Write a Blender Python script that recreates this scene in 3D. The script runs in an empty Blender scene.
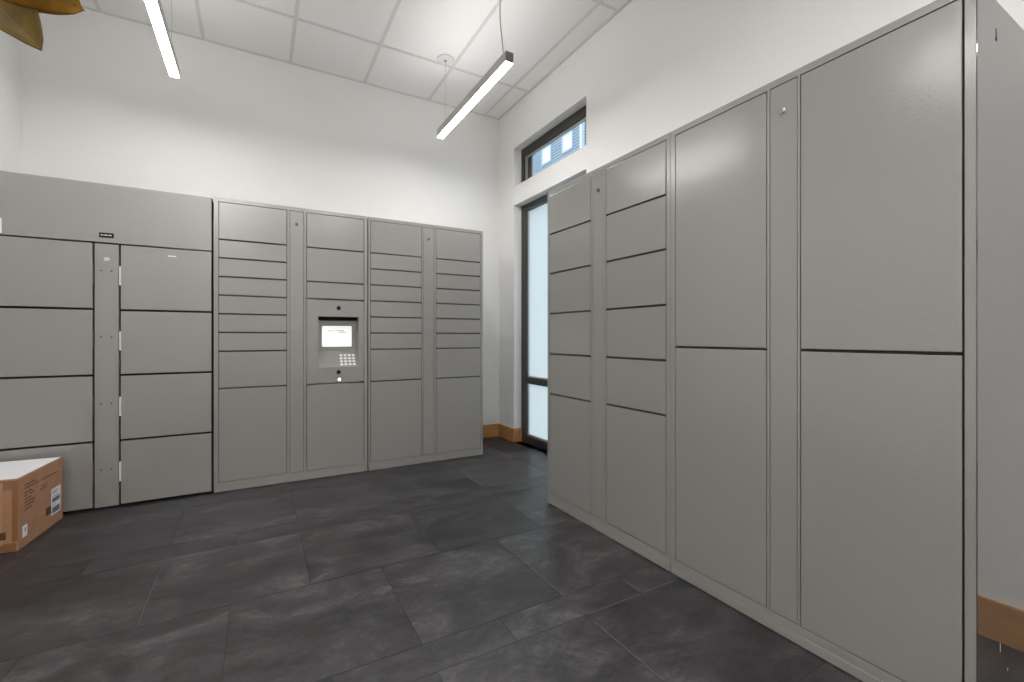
import bpy, bmesh, math, random
from mathutils import Vector, Matrix
random.seed(7)
C = bpy.context.scene.collection
PI = math.pi

# ------------------------------------------------------------------ materials
def nt(name):
    m = bpy.data.materials.new(name); m.use_nodes = True
    return m, m.node_tree.nodes, m.node_tree.links, m.node_tree.nodes['Principled BSDF']
def setp(b, **k):
    names = dict(color='Base Color', rough='Roughness', metal='Metallic', spec='Specular IOR Level', ior='IOR',
                 coat='Coat Weight', coatr='Coat Roughness', coatior='Coat IOR', emit='Emission Color', es='Emission Strength')
    for a, v in k.items():
        s = b.inputs[names[a]]
        s.default_value = (*v, 1) if isinstance(v, tuple) and len(v) == 3 else v
def plain(name, color, rough=.5, **k):
    m, n, l, b = nt(name); setp(b, color=color, rough=rough, **k); return m
def coord(n, l, scale=(1, 1, 1)):
    g = n.new('ShaderNodeNewGeometry'); mp = n.new('ShaderNodeMapping')
    mp.inputs['Scale'].default_value = scale
    l.new(g.outputs['Position'], mp.inputs['Vector']); return mp.outputs['Vector']
def noise(n, l, vec, scale, detail=3, rough=.5, dist=0):
    t = n.new('ShaderNodeTexNoise'); t.inputs['Scale'].default_value = scale
    t.inputs['Detail'].default_value = detail; t.inputs['Roughness'].default_value = rough
    t.inputs['Distortion'].default_value = dist
    l.new(vec, t.inputs['Vector']); return t.outputs['Fac']
def ramp(n, l, fac, stops):
    r = n.new('ShaderNodeValToRGB'); e = r.color_ramp.elements
    while len(e) < len(stops): e.new(.5)
    for q, (p, c) in zip(e, stops): q.position = p; q.color = (*c, 1)
    l.new(fac, r.inputs['Fac']); return r.outputs['Color']
def bump(n, l, b, h, strength, dist=.001):
    u = n.new('ShaderNodeBump'); u.inputs['Strength'].default_value = strength
    u.inputs['Distance'].default_value = dist
    l.new(h, u.inputs['Height']); l.new(u.outputs['Normal'], b.inputs['Normal'])

def powder(name, color, rough, bs=.35, spec=.5, sc=260):
    m, n, l, b = nt(name); setp(b, color=color, rough=rough, spec=spec)
    v = coord(n, l); bump(n, l, b, noise(n, l, v, sc, 2), bs, .0006); return m
M = {}
M['locker'] = powder('grey_powder_coat', (.300, .291, .276), .20, .75, .5, 115)
setp(M['locker'].node_tree.nodes['Principled BSDF'], ior=1.8)
M['locker_left'] = powder('satin_grey_steel', (.300, .292, .276), .32, .06)
setp(M['locker_left'].node_tree.nodes['Principled BSDF'], ior=1.9)
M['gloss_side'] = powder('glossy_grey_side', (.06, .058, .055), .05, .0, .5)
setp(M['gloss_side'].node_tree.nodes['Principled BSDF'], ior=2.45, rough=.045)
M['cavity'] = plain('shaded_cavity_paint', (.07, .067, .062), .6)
M['gap'] = plain('dark_cavity', (.02, .019, .017), .7)
M['chrome'] = plain('chrome', (.75, .74, .72), .18, metal=1.0)
M['steel'] = plain('brushed_steel', (.62, .61, .59), .35, metal=.6)
M['black'] = plain('black_plastic', (.006, .006, .006), .6, spec=.2)
M['lock_dark'] = plain('worn_lock_steel', (.16, .155, .15), .4, metal=.3)
M['white_sticker'] = plain('white_sticker', (.85, .85, .84), .5)
M['key'] = plain('keypad_key', (.80, .79, .77), .3)
M['wall'] = powder('white_wall_paint', (.86, .852, .836), .75, .08, .3)
M['wood'] = None
m, n, l, b = nt('oak_base'); v = coord(n, l, (6, 6, 60))
l.new(ramp(n, l, noise(n, l, v, 1.2, 4, .6), [(.3, (.46, .215, .075)), (.7, (.58, .300, .115))]), b.inputs['Base Color']); setp(b, rough=.45); M['wood'] = m
M['grid'] = plain('ceiling_grid_white', (.74, .735, .72), .55)
m, n, l, b = nt('ceiling_tile'); v = coord(n, l)
l.new(ramp(n, l, noise(n, l, v, 90, 3, .7), [(.3, (.90, .89, .872)), (.7, (.93, .92, .90))]), b.inputs['Base Color']); setp(b, rough=.9)
bump(n, l, b, noise(n, l, v, 300, 2), .25); M['tile_c'] = m
M['bronze'] = plain('dark_bronze_frame', (.055, .052, .047), .35, metal=.3)
M['silver'] = plain('silver_stop', (.55, .55, .54), .35, metal=.5)
M['fix'] = plain('pendant_aluminium', (.50, .49, .475), .42, metal=.3)
M['cap'] = plain('pendant_end_cap', (.17, .167, .162), .45)
M['white_metal'] = plain('white_metal', (.78, .78, .76), .5)
M['cable'] = plain('steel_cable', (.35, .35, .35), .4, metal=.5)
M['cord'] = plain('grey_cord', (.33, .33, .33), .5)
M['diffuser'] = plain('lit_diffuser', (.9, .9, .9), .5, emit=(1, .985, .97), es=64.0)
M['uplight'] = plain('added_uplight_glow', (.9, .9, .9), .5, emit=(1, .985, .97), es=15.0)  # glow of the added uplights
M['panel'] = plain('fill_panel_glow', (.9, .9, .9), .5, emit=(1, .985, .97), es=9.0)  # glow of the fill panels added behind the camera
M['screen'] = plain('lit_screen', (.8, .8, .8), .3, emit=(1, 1, 1), es=.62)
M['screen_ink'] = plain('screen_ink', (.3, .3, .3), .3, emit=(.78, .8, .82), es=.45)
M['led'] = plain('lit_led', (.9, .9, .9), .3, emit=(1, .99, .97), es=14.0)
M['card'] = None
m, n, l, b = nt('corrugated_cardboard'); v = coord(n, l, (1, 1, 1))
l.new(ramp(n, l, noise(n, l, v, 14, 4, .6), [(.3, (.40, .205, .115)), (.7, (.47, .25, .145))]), b.inputs['Base Color']); setp(b, rough=.7)
bump(n, l, b, noise(n, l, v, 40, 2), .3, .001); M['card'] = m
M['tape'] = plain('clear_brown_tape', (.30, .14, .06), .12, coat=.6)
M['tape_dark'] = plain('dark_tape', (.13, .065, .035), .2)
M['paper'] = plain('white_paper', (.86, .86, .88), .45)
M['ink'] = plain('printed_ink', (.10, .055, .035), .7)
M['label_ink'] = plain('label_ink', (.16, .16, .19), .6)
M['tape_light'] = plain('light_tape', (.52, .30, .18), .15, coat=.5)

# floor: slate look porcelain, one shade per tile through a face attribute
m, n, l, b = nt('slate_tile')
at = n.new('ShaderNodeAttribute'); at.attribute_name = 'tile_tone'; at.attribute_type = 'GEOMETRY'
g = n.new('ShaderNodeNewGeometry'); ad = n.new('ShaderNodeVectorMath'); ad.operation = 'ADD'
sc_ = n.new('ShaderNodeVectorMath'); sc_.operation = 'SCALE'; sc_.inputs['Scale'].default_value = 37.0
l.new(at.outputs['Vector'], sc_.inputs[0]); l.new(g.outputs['Position'], ad.inputs[0]); l.new(sc_.outputs[0], ad.inputs[1])
mp = n.new('ShaderNodeMapping'); mp.inputs['Scale'].default_value = (1.0, 1.6, 1.0); mp.inputs['Rotation'].default_value = (0, 0, .12)
l.new(ad.outputs[0], mp.inputs['Vector'])
f1 = noise(n, l, mp.outputs['Vector'], 2.6, 10, .68, .9)
f2 = noise(n, l, mp.outputs['Vector'], 9, 8, .78, .8)
f3 = noise(n, l, mp.outputs['Vector'], 60, 4, .7, .2)
def mth(op, a, c):
    x = n.new('ShaderNodeMath'); x.operation = op
    for i, q in enumerate((a, c)):
        if isinstance(q, (int, float)): x.inputs[i].default_value = q
        else: l.new(q, x.inputs[i])
    return x.outputs[0]
tone = mth('ADD', mth('ADD', mth('MULTIPLY', f1, .50), mth('MULTIPLY', f2, .38)), mth('MULTIPLY', f3, .12))
tone = mth('ADD', tone, mth('MULTIPLY', mth('SUBTRACT', at.outputs['Fac'], .5), .045))
l.new(ramp(n, l, tone, [(.37, (.013, .0124, .0132)), (.46, (.027, .0261, .0276)), (.53, (.048, .0465, .0485)), (.63, (.115, .111, .114))]), b.inputs['Base Color'])
rr = n.new('ShaderNodeMapRange'); rr.inputs['To Min'].default_value = .30; rr.inputs['To Max'].default_value = .52
l.new(f2, rr.inputs['Value']); l.new(rr.outputs[0], b.inputs['Roughness'])
bump(n, l, b, tone, .5, .003); M['slate'] = m
M['grout'] = plain('dark_grout', (.035, .034, .034), .8)
M['chip'] = plain('worn_tile_edge', (.11, .107, .106), .5)

def facing_fac(n, l, a=.04, c=.9):
    lw = n.new('ShaderNodeLayerWeight'); lw.inputs['Blend'].default_value = .5
    p = n.new('ShaderNodeMath'); p.operation = 'POWER'; p.inputs[1].default_value = 5
    q = n.new('ShaderNodeMath'); q.operation = 'MULTIPLY_ADD'; q.inputs[1].default_value = c; q.inputs[2].default_value = a
    l.new(lw.outputs['Facing'], p.inputs[0]); l.new(p.outputs[0], q.inputs[0]); return q.outputs[0]
m, n, l, b = nt('clear_glass')
n.remove(b); gl = n.new('ShaderNodeBsdfGlossy'); gl.inputs['Roughness'].default_value = .02
tr = n.new('ShaderNodeBsdfTransparent'); tr.inputs['Color'].default_value = (.90, .95, .97, 1)
fr = facing_fac(n, l); mx = n.new('ShaderNodeMixShader')
l.new(fr, mx.inputs[0]); l.new(tr.outputs[0], mx.inputs[1]); l.new(gl.outputs[0], mx.inputs[2])
l.new(mx.outputs[0], n['Material Output'].inputs['Surface']); M['glass'] = m
m, n, l, b = nt('frosted_glass')
n.remove(b); gl = n.new('ShaderNodeBsdfGlossy'); gl.inputs['Roughness'].default_value = .35
gl.inputs['Color'].default_value = (.8, .8, .8, 1)
tr = n.new('ShaderNodeBsdfTranslucent'); tr.inputs['Color'].default_value = (.88, .92, .92, 1)
fr = facing_fac(n, l, .02, .5); mx = n.new('ShaderNodeMixShader')
l.new(fr, mx.inputs[0]); l.new(tr.outputs[0], mx.inputs[1]); l.new(gl.outputs[0], mx.inputs[2])
l.new(mx.outputs[0], n['Material Output'].inputs['Surface']); M['frost'] = m

m, n, l, b = nt('blue_grey_siding'); g = n.new('ShaderNodeNewGeometry'); sx = n.new('ShaderNodeSeparateXYZ')
l.new(g.outputs['Position'], sx.inputs[0])
a = n.new('ShaderNodeMath'); a.operation = 'MULTIPLY'; a.inputs[1].default_value = 7.5; l.new(sx.outputs['Z'], a.inputs[0])
f = n.new('ShaderNodeMath'); f.operation = 'FRACT'; l.new(a.outputs[0], f.inputs[0])
l.new(ramp(n, l, f.outputs[0], [(0, (.08, .115, .16)), (.25, (.12, .165, .22)), (.40, (.30, .37, .44)), (1, (.36, .43, .50))]), b.inputs['Base Color'])
setp(b, rough=.7); M['siding'] = m
M['siding_shade'] = plain('shadowed_siding', (.055, .10, .17), .7)  # dark blue stands in for shadow on the building's other side
M['ext_white'] = plain('exterior_white_trim', (.85, .88, .92), .6)
M['ext_glass'] = plain('exterior_window_glass', (.50, .62, .72), .15)
M['ground'] = plain('pavement_outside', (.35, .35, .34), .85)

def leafmat(name, c1, c2):
    m, n, l, b = nt(name); v = coord(n, l, (1, 1, 1))
    l.new(ramp(n, l, noise(n, l, v, 30, 5, .65, .5), [(.3, c1), (.7, c2)]), b.inputs['Base Color'])
    setp(b, rough=.6, spec=.25); bump(n, l, b, noise(n, l, v, 120, 3), .3, .001); return m
M['leaf_rust'] = leafmat('rust_leaf_underside', (.17, .078, .004), (.30, .145, .009))
M['leaf_olive'] = leafmat('olive_leaf', (.048, .029, .002), (.100, .062, .006))
M['leaf_vein'] = plain('leaf_vein', (.10, .060, .014), .6)
M['bark'] = leafmat('bark', (.08, .05, .03), (.16, .11, .07))
M['pot'] = plain('charcoal_planter', (.05, .05, .05), .5)
M['soil'] = plain('potting_soil', (.03, .02, .012), .95)

# ------------------------------------------------------------------ mesh helpers
def bx(bm, x0, x1, y0, y1, z0, z1, bev=0, mi=0):
    v = [bm.verts.new(p) for p in ((x0,y0,z0),(x1,y0,z0),(x1,y1,z0),(x0,y1,z0),(x0,y0,z1),(x1,y0,z1),(x1,y1,z1),(x0,y1,z1))]
    fs = [bm.faces.new([v[i] for i in q]) for q in ((0,3,2,1),(4,5,6,7),(0,1,5,4),(1,2,6,5),(2,3,7,6),(3,0,4,7))]
    for f in fs: f.material_index = mi
    if bev:
        es = list({e for f in fs for e in f.edges})
        r = bmesh.ops.bevel(bm, geom=es, offset=bev, segments=2, profile=.5, affect='EDGES')
        for f in r['faces']: f.material_index = mi
    return fs
def cyl(bm, p0, p1, r0, r1=None, seg=20, mi=0, caps=True):
    r1 = r0 if r1 is None else r1
    p0, p1 = Vector(p0), Vector(p1); d = (p1-p0).normalized()
    a = d.orthogonal().normalized(); c = d.cross(a)
    A = [bm.verts.new(p0 + (a*math.cos(2*PI*i/seg) + c*math.sin(2*PI*i/seg))*r0) for i in range(seg)]
    B = [bm.verts.new(p1 + (a*math.cos(2*PI*i/seg) + c*math.sin(2*PI*i/seg))*r1) for i in range(seg)]
    for i in range(seg):
        f = bm.faces.new((A[i], A[(i+1)%seg], B[(i+1)%seg], B[i])); f.material_index = mi; f.smooth = True
    if caps:
        bm.faces.new(A[::-1]).material_index = mi; bm.faces.new(B).material_index = mi
def tube(bm, pts, r, seg=8, mi=0, taper=1.0):
    pts = [Vector(p) for p in pts]; rings = []
    ref = None
    for i, p in enumerate(pts):
        d = (pts[min(i+1, len(pts)-1)] - pts[max(i-1, 0)]).normalized()
        a = d.orthogonal().normalized() if ref is None else (ref - d*ref.dot(d)).normalized()
        ref = a; c = d.cross(a); rr = r*(1 + (taper-1)*i/(len(pts)-1))
        rings.append([bm.verts.new(p + (a*math.cos(2*PI*k/seg)+c*math.sin(2*PI*k/seg))*rr) for k in range(seg)])
    for A, B in zip(rings, rings[1:]):
        for k in range(seg):
            f = bm.faces.new((A[k], A[(k+1)%seg], B[(k+1)%seg], B[k])); f.smooth = True; f.material_index = mi
    bm.faces.new(rings[0][::-1]).material_index = mi; bm.faces.new(rings[-1]).material_index = mi
def obj(name, bm, mats, parent=None, loc=None):
    me = bpy.data.meshes.new(name)
    bmesh.ops.recalc_face_normals(bm, faces=bm.faces[:])
    bm.to_mesh(me); bm.free()
    for q in (mats if isinstance(mats, list) else [mats]): me.materials.append(q)
    o = bpy.data.objects.new(name, me); C.objects.link(o)
    if parent: o.parent = parent
    if loc: o.location = loc
    return o
def box(name, dims, mat, parent=None, bev=0):
    bm = bmesh.new(); bx(bm, *dims, bev=bev); return obj(name, bm, mat, parent)
def tag(o, label=None, cat=None, group=None, kind=None):
    if label: o['label'] = label
    if cat: o['category'] = cat
    if group: o['group'] = group
    if kind: o['kind'] = kind
    return o
def thing(name, label, cat, loc=(0,0,0), rz=0, group=None):
    o = bpy.data.objects.new(name, None); C.objects.link(o); o.empty_display_size = .1
    o.location = loc; o.rotation_euler = (0, 0, rz)
    return tag(o, label, cat, group)
def struct(o): o['kind'] = 'structure'; return o
def copy_tree(o, parent=None):
    c = o.copy(); C.objects.link(c); c.parent = parent
    for ch in list(o.children): copy_tree(ch, c)
    return c

# ------------------------------------------------------------------ the room
XL, XW, YF, YW, CH = -1.362, 2.2317, -3.0, 4.2176, 3.349
T = .22
# floor tiles: rows of large tiles and narrow strips
bm = bmesh.new(); bx(bm, XL, XW+T, YF, YW, -.05, -.0015, mi=1)
lay = bm.faces.layers.float.new('tile_tone')
for f in bm.faces: f[lay] = .5
rows = [(4.2176, 3.555, .20), (3.555, 3.400, -.091), (3.400, 2.830, .20), (2.830, 2.660, -.091), (2.660, 2.080, .20),
        (2.080, 1.487, -.093), (1.487, 1.342, .20), (1.342, .765, -.093)]
y = .765; k = 0
for i in range(8):
    for hh, off in ((.155, .20), (.58, .20), (.58, -.093)):
        if y - hh < YF: break
        rows.append((y, y-hh, off)); y -= hh
rows.append((y, YF, .20))
GP = .0011
for (y1, y0, off) in rows:
    x = off - .585*4
    while x < XW + T:
        a, c = max(x, XL), min(x+.585, XW + (.09 if y1 > 2.7 else 0))
        if c - a > .02:
            fs = bx(bm, a+GP, c-GP, y0+GP, y1-GP, -.0014, 0)
            t = random.random()
            for f in fs: f[lay] = t
        x += .585
# worn pale arrises on a few joints
for (x0, x1, y0, y1) in ((1.377,1.381,1.36,1.46),(1.079,1.083,.97,1.30),(1.081,1.084,1.52,1.74),(-.382,-.379,2.12,2.60),(.790,.793,2.90,3.18),
                         (1.09,1.36,1.341,1.3435),(1.38,1.58,1.3425,1.345),(.205,.55,2.659,2.6615),(.81,1.30,2.8275,2.830),(.501,.504,3.42,3.53),
                         (1.39,1.62,2.8275,2.83),(-.36,.18,2.657,2.660),(.80,1.35,2.659,2.6615),(1.085,1.088,3.42,3.54),(-.093,-.090,3.42,3.54),(1.376,1.379,2.9,3.3)):
    fs = bx(bm, x0, x1, y0, y1, -.001, .0002, mi=2)
for f in bm.faces: pass
fl = obj('floor', bm, [M['slate'], M['grout'], M['chip']]); struct(fl)

# ceiling: tiles in a T-bar grid
bm = bmesh.new()
bx(bm, XL-T, XW+T, YF-T, YW+T, CH+.012, CH+.06)
gx = [-.965 + .604*i for i in range(-1, 6)]
gy = [3.600 - 1.2*i for i in range(0, 6)]
xs = [XL] + [g_ for g_ in gx if g_ > XL+.05] + [XW]; ys = [YW] + gy + [YF]
for i in range(len(xs)-1):
    for j in range(len(ys)-1):
        if ys[j]-ys[j+1] < .03: continue
        bx(bm, xs[i]+.011, xs[i+1]-.011, ys[j+1]+.011, ys[j]-.011, CH+.004, CH+.011, bev=.0015)
for x in xs[1:-1]: bx(bm, x-.012, x+.012, YF, YW, CH, CH+.0035, mi=1)
for y in ys[1:-1]:
    for i in range(len(xs)-1): bx(bm, xs[i]+.0125, xs[i+1]-.0125, y-.012, y+.012, CH, CH+.0035, mi=1)
bx(bm, XL, XW, YW-.022, YW, CH-.001, CH+.0035, mi=1); bx(bm, XW-.022, XW, YF, YW-.0225, CH-.001, CH+.0035, mi=1)
bx(bm, XL, XL+.022, YF, YW-.0225, CH-.001, CH+.0035, mi=1); bx(bm, XL+.0225, XW-.0225, YF, YF+.022, CH-.001, CH+.0035, mi=1)
struct(obj('ceiling', bm, [M['tile_c'], M['grid']]))

CT = CH + .011
struct(box('wall_back', (XL-T, XW+T, YW, YW+T, -.05, CT), M['wall']))
struct(box('wall_left', (XL-T, XL, YF, YW, -.05, CT), M['wall']))
struct(box('wall_front', (XL-T, XW+T, YF-T, YF, -.05, CT), M['wall']))
OY0, OY1, UZ0, UZ1, LZ1 = 2.768, 3.900, 2.545, 2.930, 2.360
bm = bmesh.new()
def grid_wall(bm, x0, x1, ycuts, zcuts, holes):
    # one watertight wall with rectangular openings
    for i in range(len(ycuts)-1):
        for j in range(len(zcuts)-1):
            if (i, j) in holes: continue
            A = [(ycuts[i], zcuts[j]), (ycuts[i+1], zcuts[j]), (ycuts[i+1], zcuts[j+1]), (ycuts[i], zcuts[j+1])]
            bm.faces.new([bm.verts.new((x0, p, q)) for p, q in A]); bm.faces.new([bm.verts.new((x1, p, q)) for p, q in A])
            for (di, dj, e) in ((-1, 0, (0, 3)), (1, 0, (1, 2)), (0, -1, (0, 1)), (0, 1, (3, 2))):
                ni, nj = i+di, j+dj
                if (ni, nj) in holes or not (0 <= ni < len(ycuts)-1) or not (0 <= nj < len(zcuts)-1):
                    p, q = A[e[0]], A[e[1]]
                    bm.faces.new([bm.verts.new(w) for w in ((x0, *p), (x1, *p), (x1, *q), (x0, *q))])
    bmesh.ops.remove_doubles(bm, verts=bm.verts[:], dist=1e-5)
grid_wall(bm, XW, XW+T, [YF, OY0, OY1, YW], [-.05, 0, LZ1, UZ0, UZ1, CT], {(1, 1), (1, 3)})
struct(obj('wall_right', bm, M['wall']))

# baseboards
bbh, bbt = .135, .014
def bb(name, dims):
    struct(box(name, dims, M['wood'], bev=.0015))
bb('baseboard_back', (XL+bbt, XW-.0005, YW-bbt, YW-.0003, 0.0003, bbh))
bb('baseboard_left', (XL+.0003, XL+bbt, YF, YW-.001, 0.0003, bbh))
bb('baseboard_front', (XL+bbt, XW-bbt, YF+.0003, YF+bbt, 0.0003, bbh))
bm = bmesh.new()
bx(bm, XW-bbt, XW-.0003, YF, OY0, .0003, bbh, bev=.0015)
bx(bm, XW-bbt, XW-.0003, OY1-bbt, YW-bbt, .0003, bbh, bev=.0015)
bx(bm, XW-.0003, XW+.083, OY1-bbt, OY1-.0003, .0003, bbh, bev=.0015)
struct(obj('baseboard_right', bm, M['wood']))

# ------------------------------------------------------------------ windows in the right wall
FX = XW + .084
def window_frame(bm, y0, y1, z0, z1, wj, wt, wb, x0=FX, d=.06, rails=()):
    bx(bm, x0, x0+d, y1-wj, y1, z0, z1, bev=.002); bx(bm, x0, x0+d, y0, y0+wj, z0, z1, bev=.002)
    bx(bm, x0, x0+d, y0+wj, y1-wj, z1-wt, z1, bev=.002); bx(bm, x0, x0+d, y0+wj, y1-wj, z0, z0+wb, bev=.002)
    for (a, c) in rails: bx(bm, x0+.003, x0+d, y0+wj, y1-wj, a, c, bev=.002)
bm = bmesh.new(); e = .001
window_frame(bm, OY0+e, OY1-e, UZ0+e, UZ1-e, .050, .085, .02)
w1 = struct(obj('window_1', bm, M['bronze']))
bm = bmesh.new(); y0, y1, z0, z1 = OY0+.051, OY1-.051, UZ0+.0215, UZ1-.087
for q in ((y1-.022, y1-.008, z0, z1), (y0+.008, y0+.02, z0, z1), (y0+.02, y1-.022, z1-.012, z1-.001), (y0+.02, y1-.022, z0+.001, z0+.012)):
    bx(bm, FX+.012, FX+.035, *q, bev=.001)
obj('glazing_bead', bm, M['silver'], w1)
bm = bmesh.new()
bx(bm, FX+.036, FX+.055, y1-.075, y1-.023, z0+.003, z1-.003, bev=.001)
obj('sash_stile', bm, M['bronze'], w1)
box('pane', (FX+.040, FX+.045, y0+.005, y1-.076, z0+.002, z1-.002), M['glass'], w1)
bm = bmesh.new()
window_frame(bm, OY0+e, OY1-e, .0005, LZ1-e, .085, .055, .075, rails=((.590, .650),))
w2 = struct(obj('window_2', bm, M['bronze']))
bm = bmesh.new(); y0, y1 = OY0+.087, OY1-.087
for z0, z1 in ((.077, .588), (.652, LZ1-.058)):
    bx(bm, FX+.022, FX+.034, y1-.007, y1-.001, z0, z1); bx(bm, FX+.022, FX+.034, y0, y1-.0075, z0, z0+.012)
obj('glazing_bead', bm, M['silver'], w2)
for z0, z1 in ((.078, .587), (.653, LZ1-.059)):
    box('pane', (FX+.040, FX+.046, y0, y1-.001, z0, z1), M['frost'], w2)

# ------------------------------------------------------------------ parcel lockers
def lock(bm, x, z, r=.009, yf=0.0):
    cyl(bm, (x, yf, z), (x, yf-.004, z), r*1.25, r*1.25, 20)
    cyl(bm, (x, yf-.004, z), (x, yf-.009, z), r, r*.8, 20)
    bx(bm, x-.001, x+.001, yf-.0095, yf-.0088, z-.005, z+.005, mi=1)
def locker(label, W, H, depth, dl, strip, dr, ldoors, rdoors, loc, rz, gap=.0095, kiosk=None, group=None, right_gap=.0032):
    """dl, strip, dr: x ranges; ldoors / rdoors: z boundaries from top to bottom"""
    t = thing('parcel_locker', label, 'locker', loc, rz, group)
    top, bot = ldoors[0], ldoors[-1]
    RE = .018
    bm = bmesh.new()
    # carcass
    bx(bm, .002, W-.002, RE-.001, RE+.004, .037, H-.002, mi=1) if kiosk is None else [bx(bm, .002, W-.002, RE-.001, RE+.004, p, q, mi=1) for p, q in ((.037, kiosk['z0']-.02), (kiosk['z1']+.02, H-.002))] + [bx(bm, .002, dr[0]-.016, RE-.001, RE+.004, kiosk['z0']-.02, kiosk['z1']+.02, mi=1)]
    if kiosk is None:
        bx(bm, .001, W-.001, RE+.001, depth, .036, H-.001)
    else:
        kz0, kz1 = kiosk['z0']-.02, kiosk['z1']+.02
        xk = dr[0]-.015
        bx(bm, .001, W-.001, RE, depth, kz1, H-.001); bx(bm, .001, W-.001, RE, depth, .036, kz0)
        bx(bm, .001, xk, RE, depth, kz0, kz1); bx(bm, xk, W-.001, .14, depth, kz0, kz1)
        bx(bm, W-.012, W-.001, RE, .14, kz0, kz1)
    b_ = .0006
    bx(bm, 0, W, 0, RE, top+.004, H, bev=b_)
    bx(bm, 0, W, 0, RE, .036, bot-.003, bev=b_)
    zz = (bot-.003, top+.004)
    bx(bm, 0, dl[0]-.003, 0, RE, *zz, bev=b_); bx(bm, dr[1]+right_gap, W, 0, RE, *zz, bev=b_)
    bx(bm, dl[1]+.0032, strip[0]-.0022, 0, RE, *zz, bev=b_); bx(bm, strip[1]+.0022, dr[0]-.0032, 0, RE, *zz, bev=b_)
    obj('body', bm, [M['locker'], M['cavity']], t)
    box('plinth', (.0015, W-.0015, -.0035, .05, .004, .0355), M['locker'], t, bev=.001)
    cp = box('centre_panel', (strip[0], strip[1], .0006, .015, bot, top+.001), M['locker'], t, bev=.001)
    bm = bmesh.new(); lock(bm, (strip[0]+strip[1])/2, H-.122, yf=.0006); obj('lock', bm, [M['chrome'] if H < 1.97 and len(ldoors) < 4 else M['lock_dark'], M['black']], cp)
    for (x0, x1), zs in ((dl, ldoors), (dr, rdoors)):
        for a, c in zip(zs, zs[1:]):
            if kiosk and (x0, x1) == tuple(dr) and abs(c-kiosk['z0']) < .01: continue
            g1 = 0 if a == top else gap/2; g0 = 0 if c == bot else gap/2
            box('door', (x0, x1, -.0006, .0145, c+g0, a-g1), M['locker'], t, bev=.0016)
    return t

G1 = 'back wall parcel lockers'
zA = [1.960, 1.709, 1.584, 1.458, 1.332, 1.206, 1.080, .952, .700, .068]
YB, XR = 3.6159, 1.6026
kio = dict(z0=.700, z1=1.331)
A = locker('back wall locker with the touchscreen kiosk, between the wide left locker and the corner one', 1.003, 1.990, .585,
           (.030, .438), (.461, .549), (.572, .976), zA, [1.960, 1.709, 1.458, 1.331, .700, .068], (-.2535, YB, 0), 0, kiosk=kio)
B = locker('back wall locker nearest the room corner, two mirrored columns of many small doors, no screen', .993, 1.990, .585,
           (.018, .429), (.448, .537), (.559, .966), zA, zA, (.7565, YB, 0), 0)
R1 = locker('right hand locker with columns of five and six medium grey doors beside the tall window', .976, 1.963, .60,
            (.027, .423), (.443, .531), (.551, .948), [1.935, 1.692, 1.445, 1.194, .943, .692, .073],
            [1.935, 1.690, 1.445, 1.194, .943, .695, .073], (XR, 2.373, 0), -PI/2, right_gap=.0045)
R2 = locker('nearest right hand locker with four very tall grey doors', .978, 1.963, .60,
            (.027, .431), (.446, .538), (.551, .951), [1.935, 1.005, .071], [1.935, 1.005, .071], (XR, 1.396, 0), -PI/2, right_gap=.0055)
# end panel of the nearest locker, glossy
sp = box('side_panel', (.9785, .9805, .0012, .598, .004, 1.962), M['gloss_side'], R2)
sp['label'] = 'glossy grey end panel'
bm = bmesh.new()
bx(bm, .9803, .9811, .138, .142, 1.858, 1.885, mi=0); cyl(bm, (.9803, .141, 1.858), (.9811, .141, 1.858), .006, .006, 12)
obj('bolt_slot', bm, M['black'], sp)
for (y_, z_, hh) in ((.172, .185, .024), (.235, .11, .008)):
    box('scuff', (.9803, .9808, y_, y_+.0025, z_, z_+hh), M['white_sticker'], sp)

# kiosk panel in the right column of locker A (local coordinates of A)
x0, x1, kz0, kz1 = .572, .976, .700+.0048, 1.331-.0048
rx0, rx1, rz0, rz1 = .649, .937, .820, 1.202
bm = bmesh.new()
y0, y1 = -.0006, .012
A_ = [(x0, kz0), (x1, kz0), (x1, kz1), (x0, kz1)]; B_ = [(rx0, rz0), (rx1, rz0), (rx1, rz1), (rx0, rz1)]
va = [bm.verts.new((p, y0, q)) for p, q in A_]; vb = [bm.verts.new((p, y0, q)) for p, q in B_]; vc = [bm.verts.new((p, y1, q)) for p, q in A_]
for i in range(4):
    j = (i+1) % 4
    bm.faces.new((va[i], va[j], vb[j], vb[i])); bm.faces.new((va[i], vc[i], vc[j], va[j]))
DB = .075                                   # depth of the recess at the top; its lower part slopes forward
zk = .945
back = [bm.verts.new(p) for p in ((rx0, DB, zk), (rx1, DB, zk), (rx1, DB+.004, rz1), (rx0, DB+.004, rz1))]
bm.faces.new(back)
bm.faces.new((vb[0], vb[1], back[1], back[0]))      # sloped keypad shelf
bm.faces.new((vb[2], vb[3], back[3], back[2])).material_index = 1      # soffit, blackened to hold the shade of the recess
bm.faces.new((vb[3], vb[0], back[0], back[3])); bm.faces.new((vb[1], vb[2], back[2], back[1]))
kp = obj('kiosk_panel', bm, [M['locker'], M['black']], A); kp['label'] = 'kiosk panel with recessed touchscreen and keypad'
bm = bmesh.new(); sx0, sx1, sz0, sz1 = .683, .897, .975, 1.132
yy = DB - .0025
bx(bm, sx0, sx1, yy, yy+.003, sz0, sz1, bev=.0006)
scr = obj('touchscreen', bm, M['screen'], kp)
for (a, c, e0, e1) in ((.783, .845, 1.094, 1.106), (.800, .862, 1.080, 1.090), (.720, .765, 1.094, 1.102), (.760, .820, .990, .994)):
    box('screen_text', (a, c, yy-.0006, yy-.0001, e0, e1), M['screen_ink'], kp)
box('shade_strip', (rx0+.001, rx1-.001, DB-.020, DB+.001, rz1-.026, rz1-.001), M['black'], kp, bev=.001)  # black strip for the band of shade at the top of the recess
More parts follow.
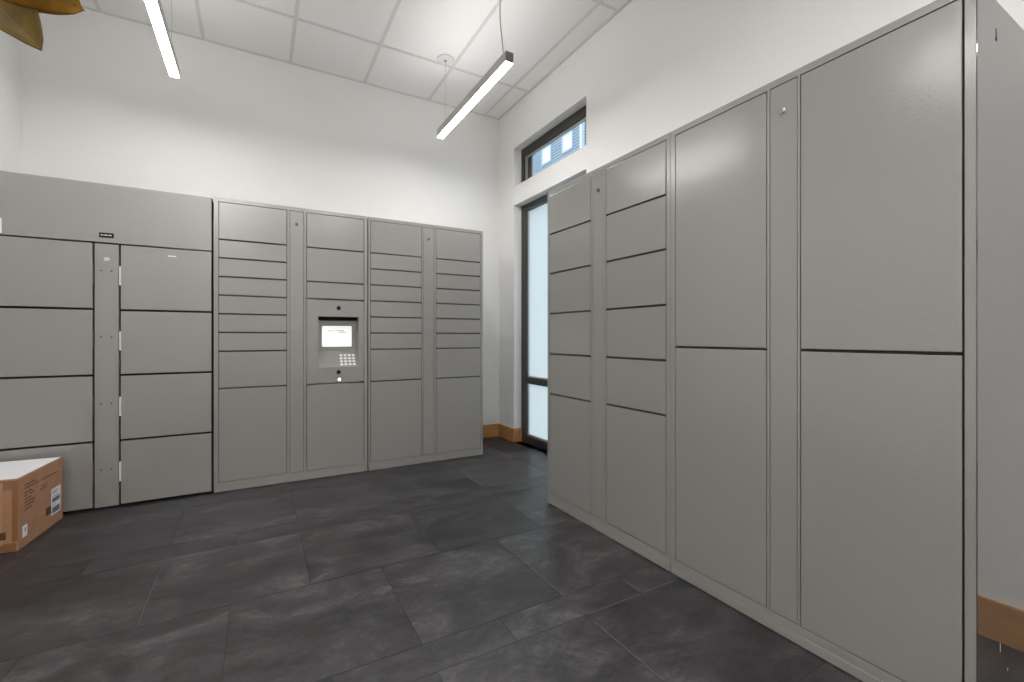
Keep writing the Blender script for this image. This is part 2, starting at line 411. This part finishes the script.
# keypad on the slope
bm = bmesh.new()
sl = Vector((0, DB+.0006, zk-rz0)).normalized(); nn = Vector((0, -(zk-rz0), DB)).normalized()
kx0 = .800
for r in range(4):
    for q in range(4):
        bm = bmesh.new(); bx(bm, -.0105, .0105, -.0085, .0085, 0, .004, bev=.001)
        o_ = Vector((kx0 + .015 + q*.0305, 0, rz0)) + sl*(.022 + r*.0265)
        for v in bm.verts: x_, y_, z_ = v.co; v.co = o_ + Vector((x_, 0, 0)) + sl*y_ + nn*z_
        obj('keypad_key', bm, M['key'], kp)
for z_ in (1.268, .783):
    bm = bmesh.new(); cyl(bm, (.7925, -.0006, z_), (.7925, -.004, z_), .0155, .013, 24); obj('camera_lens', bm, M['black'], kp)
bm = bmesh.new(); cyl(bm, (.797, -.0006, .7275), (.797, -.004, .7275), .008, .007, 20); obj('status_light', bm, M['led'], kp)

# wide left locker
t = thing('parcel_locker', 'wide left locker with a plain top fascia, eight large doors and black gaps', 'locker', (-1.338, YB, 0), 0)
W = 1.0775; H = 1.984
bm = bmesh.new()
bx(bm, .004, W-.004, .030, .585, .03, H-.002); bx(bm, 0, .008, .0, .585, .008, H-.002); bx(bm, W-.0075, W-.003, .012, .585, .008, H-.002)
obj('body', bm, M['gap'], t)
fa = box('fascia', (.009, W-.0045, .0, .028, 1.6265, H), M['locker_left'], t, bev=.002)
bm = bmesh.new(); bx(bm, .503, .572, -.005, -.0002, 1.656, 1.685, bev=.0022)
for a, c in ((.511, .520), (.523, .5265), (.529, .542), (.545, .549), (.551, .563)): bx(bm, a, c, -.0056, -.0048, 1.667, 1.674, mi=1)
obj('badge', bm, [M['black'], M['steel']], fa)
bm = bmesh.new(); bx(bm, .040, .089, -.001, -.0001, 1.634, 1.717); obj('label_sticker', bm, M['white_sticker'], fa)
sx0, sx1 = .4825, .5945
cp = box('centre_panel', (sx0, sx1, .0, .028, .012, 1.6175), M['locker_left'], t, bev=.0015)
bm = bmesh.new(); lock(bm, .5385, 1.523, .011); obj('lock', bm, [M['chrome'], M['black']], cp)
for z_ in (1.454, 1.049, .642, .2395):
    for x_ in (.512, .561):
        bm = bmesh.new(); cyl(bm, (x_, .0005, z_), (x_, -.0006, z_), .0042, .0042, 12)
        obj('screw_hole', bm, M['gap'], cp)
zs = [1.6175, 1.2165, .8150, .4110, .010]
stick = None
for side, (a, c) in (('l', (.009, .4725)), ('r', (.6045, W-.0055))):
    for i in range(4):
        zt = zs[i] - (.0 if i == 0 else .0065); zb = zs[i+1] + .0065
        dz = .002 if side == 'l' else -.001
        d = box('door', (a, c, .0, .020, zb+dz*(i < 3), zt+dz*(i > 0)), M['locker_left'], t, bev=.0016)
        zc = zs[i+1] + .210
        if side == 'r': box('hinge', (a-.0055, a+.0035, -.015, .012, zc-.059, zc+.059), M['white_metal'], d, bev=.001)  # white colour stands in for light catching these hinge sides
        else: box('hinge', (c-.006, c+.0035, -.014, .012, zc-.059, zc+.065), M['locker_left'], d, bev=.001)
        if side == 'r' and i == 0:
            bm = bmesh.new(); bx(bm, .838, .882, -.0008, -.0001, 1.567, 1.575)
            s_ = obj('tape_scrap', bm, M['white_sticker'], d)

# ------------------------------------------------------------------ cardboard box (origin at its near right bottom corner)
t = thing('cardboard_box', 'brown cardboard shipping box on the floor against the wide left locker', 'box', (-1.018, 3.105, 0), math.radians(-4.9))
BW, BD, BH = .325, .450, .355
bm = bmesh.new()
bx(bm, -BW, 0, 0, BD, .001, BH-.004, bev=.003)
obj('carton', bm, M['card'], t)
bm = bmesh.new()   # the closed flaps on top
bx(bm, -BW, -BW/2-.001, 0, BD, BH-.004, BH, bev=.0012); bx(bm, -BW/2+.001, 0, 0, BD, BH-.004, BH, bev=.0012)
obj('flap', bm, M['card'], t)
bm = bmesh.new(); bx(bm, -.262, -.006, .012, BD-.010, BH+.0002, BH+.0022, bev=.0006)  # thin white sheet over most of the box top
p_ = obj('white_sheet', bm, M['paper'], t); p_['label'] = 'white sheet covering the top'
# tape down the front face and round its corners
bm = bmesh.new()
bx(bm, -.135, -.068, -.0012, -.0002, .04, BH-.004)
bx(bm, -.020, -.0, -.0011, -.0002, .05, BH-.006)
bx(bm, -BW+.01, -.004, -.0009, -.0002, .004, .045)
bx(bm, -BW+.01, -.004, -.0009, -.0002, BH-.05, BH-.005)
obj('packing_tape', bm, M['tape'], t)
bm = bmesh.new(); bx(bm, -.068, -.052, -.0014, -.0002, .04, BH-.012)
obj('tape_edge', bm, M['tape_light'], t)
box('dark_tape_patch', (-.110, -.042, -.0022, -.0014, .066, .102), M['tape_dark'], t)
# shipping label, small label, tape patch and print on the right face (x = 0)
lb = box('shipping_label', (.0002, .0012, .318, .420, .060, .205), M['paper'], t)
bm = bmesh.new()
for (a, c, e0, e1) in ((.328, .41, .068, .100), (.328, .41, .128, .152), (.328, .38, .178, .182), (.328, .395, .188, .191), (.328, .37, .112, .115), (.328,.40,.160,.163)):
    bx(bm, .0012, .0016, a, c, e0, e1)
obj('label_print', bm, M['label_ink'], lb)
lb = box('small_label', (.0002, .0012, .040, .082, .050, .108), M['paper'], t)
box('label_print', (.0012, .0016, .058, .066, .075, .095), M['label_ink'], lb)
box('side_tape_patch', (.0002, .001, .262, .315, .078, .118), M['tape_dark'], t)
bm = bmesh.new()
def textline(z, a, c, h_=.006):
    y = a
    while y < c:
        w = random.choice((.006, .009, .013, .018)); y2 = min(y+w, c)
        bx(bm, .0002, .0009, y, y2, z, z+h_); y = y2 + .004
textline(.303, .060, .160); textline(.287, .060, .195); textline(.286, .215, .390, .0045)
textline(.265, .060, .130); textline(.249, .060, .085); textline(.249, .105, .150); textline(.252, .215, .270, .005)
textline(.232, .060, .120); textline(.236, .205, .270, .005); textline(.215, .060, .155); textline(.198, .060, .150); textline(.181, .06, .125)
obj('printed_text', bm, M['ink'], t)

# ------------------------------------------------------------------ linear pendant lights
PB, PH, PWD, PL = 2.745, .066, .055, 1.215
def pendant(label, loc):
    t = thing('pendant_light', label, 'light', loc)
    h = PWD/2
    bm = bmesh.new()
    bx(bm, -h, -h+.003, .003, PL-.003, .002, PH, bev=.0008); bx(bm, h-.003, h, .003, PL-.003, .002, PH, bev=.0008)
    bx(bm, -h+.003, h-.003, .003, PL-.003, .036, .040)
    obj('housing', bm, M['fix'], t)
    for a, c in ((0, .003), (PL-.003, PL)): box('end_cap', (-h, h, a, c, .002, PH), M['cap'], t, bev=.0008)
    box('diffuser', (-h+.0032, h-.0032, .0035, PL-.0035, -.002, .012), M['diffuser'], t, bev=.001)
    box('added_uplight', (-h+.0032, h-.0032, .0035, PL-.0035, .054, .0655), M['uplight'], t, bev=.001)  # unseen uplight, added to brighten the ceiling and upper walls
    top = CH - loc[2] - .001
    for yy_, wob in ((.125, True), (PL-.125, False)):
        cn = bmesh.new(); cyl(cn, (0, yy_, top-.006), (0, yy_, top), .060, .070, 32)
        cyl(cn, (0, yy_, top-.022), (0, yy_, top-.010), .006, .010, 12, mi=1)
        obj('canopy', cn, [M['white_metal'], M['cable']], t)
        bm = bmesh.new()
        if wob:
            pts = []
            n_ = 18
            for i in range(n_+1):
                f = i/n_; z = PH + (top-.022-PH)*f
                dx = .004*math.sin(f*9) ; dy = -.055*(1-f)**3*(1 if f < 1 else 0) + .004*math.sin(f*13)*(1-f)
                pts.append((dx*(1-f), yy_+dy, z))
            tube(bm, pts, .0038, 8); obj('power_cord', bm, M['cord'], t)
        else:
            tube(bm, [(0, yy_, PH), (0, yy_, top-.021)], .0009, 8); obj('cable', bm, M['cable'], t)
    return t
pr = pendant('linear pendant light on the right, nearest the small high window', (1.3575, 2.428, PB))
pl = copy_tree(pr); pl.location = (-.468, 2.428, PB); pl['label'] = 'linear pendant light on the left, cut by the top edge of the photo'
for x_, s_ in ((-.468, 'left'),):
    for y_, w_ in ((.02, 'middle'), (-2.39, 'added at the front')):
        q = copy_tree(pr); q.location = (x_, y_, PB); q['label'] = 'linear pendant light of the %s row, %s of the room, out of view' % (s_, w_)  # front one added to light the room; middle one continues the row

# fill light panels added in the ceiling behind the camera to brighten the room
def panel(label, x, y):  # builds one added fill light
    t = thing('added_fill_light', label, 'light', (x, y, CH-.004))
    w_, h_ = .28, .575
    bm = bmesh.new()
    for q in ((-w_, w_, -h_, -h_+.02), (-w_, w_, h_-.02, h_), (-w_, -w_+.02, -h_+.02, h_-.02), (w_-.02, w_, -h_+.02, h_-.02)): bx(bm, *q, -.002, .0035, bev=.001)
    obj('added_fill_frame', bm, M['white_metal'], t)
    box('diffuser', (-w_+.021, w_-.021, -h_+.021, h_-.021, 0, .003), M['panel'], t)  # glowing face of the added fill light
for x_, s_ in ((-.06, 'left'), (1.15, 'right')):
    for y_, w_ in ((-.60, 'just behind the camera'), (-1.80, 'near the front wall')):
        panel('added ceiling fill light panel on the %s %s, out of view' % (s_, w_), x_, y_)

# ------------------------------------------------------------------ tall potted magnolia beside the camera
PX, PY = -.92, .40
t = thing('potted_magnolia', 'tall potted magnolia with rusty brown leaves hanging in at the upper left', 'plant', (PX, PY, 0))
bm = bmesh.new(); cyl(bm, (0,0,.001), (0,0,.38), .13, .165, 40); cyl(bm, (0,0,.36), (0,0,.395), .175, .175, 40)
obj('pot', bm, M['pot'], t)
bm = bmesh.new(); cyl(bm, (0,0,.3955), (0,0,.405), .155, .15, 32); obj('soil', bm, M['soil'], t)
def leaf(name, base, tip, width, normal, mat, curl=.12, cup=.22, fold=0.0, seed=0):
    """broad elliptic leaf with a pointed tip, thick blade and raised midrib; local to the plant"""
    base, tip = Vector(base), Vector(tip); ax = (tip-base); L = ax.length; ax.normalize()
    nv = Vector(normal); nv = (nv - ax*nv.dot(ax)).normalized(); sd = ax.cross(nv).normalized()
    NU, NV = 22, 10; bm = bmesh.new(); grid = []
    for i in range(NU+1):
        u = i/NU
        w = width*(math.sin(PI*min(1, u**.80))**.62)*(1-.25*u**6) if 0 < u < 1 else 0.0
        row = []
        for j in range(-NV//2, NV//2+1):
            s = j/(NV/2)
            p = base + ax*(L*u) + sd*(w*s)
            p += nv*(cup*w*abs(s)**1.5 - curl*L*(u*u) + curl*L*u + .004*math.sin(u*14+seed)*s*s + fold*w*max(0, s))
            row.append(p)
        grid.append(row)
    th = .0007
    top = [[bm.verts.new(p + nv*th) for p in r] for r in grid]; bot = [[bm.verts.new(p - nv*th) for p in r] for r in grid]
    for i in range(NU):
        for j in range(NV):
            for g_, fl in ((top, 0), (bot, 1)):
                q = (g_[i][j], g_[i+1][j], g_[i+1][j+1], g_[i][j+1])
                f = bm.faces.new(q if not fl else q[::-1]); f.smooth = True
        for j in (0, NV):
            bm.faces.new((top[i][j], bot[i][j], bot[i+1][j], top[i+1][j]))
    bmesh.ops.remove_doubles(bm, verts=bm.verts[:], dist=1e-6)
    o = obj(name, bm, mat, t)
    vm = bmesh.new(); mid = [grid[i][NV//2] + nv*.0008 for i in range(NU)]
    tube(vm, mid, .0022, 8, taper=.3); tube(vm, [grid[i][NV//2] - nv*.0008 for i in range(NU)], .0022, 8, taper=.3)
    obj('midrib', vm, M['leaf_vein'], o)
    return o
def loc_(p): return (p[0]-PX, p[1]-PY, p[2])
# trunk and branches
bm = bmesh.new()
tr_pts = [(0,0,.40), (.02,-.01,.7), (-.01,.02,1.05), (.02,.01,1.35), (.03,.03,1.65), (.02,.04,1.90)]
tube(bm, tr_pts, .018, 12, taper=.5); obj('trunk', bm, M['bark'], t)
b1 = [loc_(p) for p in ((-1.0, .43, 1.42), (-.86, .55, 1.55), (-.70, .68, 1.62), (-.56, .80, 1.645), (-.445, .925, 1.648))]
bm = bmesh.new(); tube(bm, b1, .008, 10, taper=.4)
for sgn in ((-.14,-.1,1.75),(.12,-.22,1.85),(-.10,.16,1.83),(.16,.03,1.95),(-.12,.04,1.93),(.18,-.15,1.65)):
    tube(bm, [(.02,.02,1.5), (sgn[0]*.5+.02, sgn[1]*.5, (sgn[2]+1.45)/2), sgn], .006, 8, taper=.5)
obj('branch', bm, M['bark'], t)
LEAVES_HERE = True
cam_dir = Vector((-.36, .93, 0))
leaf('leaf', loc_((-.440, .915, 1.640)), loc_((-.216, .869, 1.520)), .058, (.1, -.6, -.45), M['leaf_rust'], curl=-.05, cup=-.15)
leaf('leaf', loc_((-.420, .955, 1.622)), loc_((-.271, .901, 1.464)), .055, (.30, -.9, .0), M['leaf_olive'], curl=.04, cup=.35, seed=2)
rnd = random.Random(3)
for tipb in ((-.14,-.1,1.75),(.12,-.22,1.85),(-.10,.16,1.83),(.16,.03,1.95),(-.12,.04,1.93),(.18,-.15,1.65)):
    for k in range(4):
        a = k*PI/2 + rnd.random(); L = .15 + rnd.random()*.05
        d = Vector((math.cos(a)*.8, math.sin(a)*.8, rnd.uniform(-.3, .5))).normalized()
        base = Vector(tipb); tp = base + d*L
        leaf('leaf', base, tp, .036, (d.y*.2, -d.x*.2, 1), M['leaf_rust'] if k % 2 else M['leaf_olive'], curl=.1)

# ------------------------------------------------------------------ outside
struct(box('ground_outside', (XW+T, 40, -20, 45, -.30, -.06), M['ground']))
t = thing('neighbour_building', 'blue grey sided building with white windows seen through the small high window', 'building', (12, 15.17, -.06))
bm = bmesh.new(); bx(bm, .0, 6, .12, 14, 0, 16); obj('siding_wall', bm, M['siding'], t)
bm = bmesh.new(); bx(bm, -.03, .15, 0, .12, 0, 16, bev=.005); obj('corner_board', bm, M['ext_white'], t)
bm = bmesh.new(); bx(bm, 1.2, 6, -9, 0, 0, 16); obj('side_wing', bm, M['siding_shade'], t)
for yc in (1.00, 2.66, 4.32, 5.98):
    for zc in (3.6, 6.9, 10.2, 13.5):
        w_, h_ = .33, .78
        bm = bmesh.new()
        for q in ((yc-w_-.06, yc-w_, zc-h_-.06, zc+h_+.06), (yc+w_, yc+w_+.06, zc-h_-.06, zc+h_+.06),
                  (yc-w_, yc+w_, zc+h_, zc+h_+.06), (yc-w_, yc+w_, zc-h_-.06, zc-h_), (yc-w_, yc+w_, zc-.11, zc-.05)):
            bx(bm, -.05, -.001, *q)
        wf = obj('window', bm, M['ext_glass'], t)
        box('pane', (-.02, -.0015, yc-w_, yc+w_, zc-h_, zc+h_), M['ext_white'], wf)

# ------------------------------------------------------------------ world, camera
w = bpy.data.worlds.new('World'); bpy.context.scene.world = w; w.use_nodes = True
wn = w.node_tree.nodes; bg = wn['Background']; bg.inputs['Color'].default_value = (.86, .935, 1.0, 1); bg.inputs['Strength'].default_value = 1.9

F, CY, TH = 450.29, 336.87, .5152
cd = bpy.data.cameras.new('camera'); co = bpy.data.objects.new('camera', cd); C.objects.link(co)
cd.sensor_width = 36; cd.lens = 36*F/1024; cd.shift_y = -(341-CY)/1024; cd.clip_start = .02
co.location = (0, 0, 1.05); co.rotation_euler = (PI/2, 0, -TH)
S = bpy.context.scene; S.camera = co
S.view_settings.view_transform = 'Standard'; S.view_settings.look = 'None'
S.view_settings.exposure = 0.10; S.view_settings.gamma = 1; S.view_settings.use_curve_mapping = False
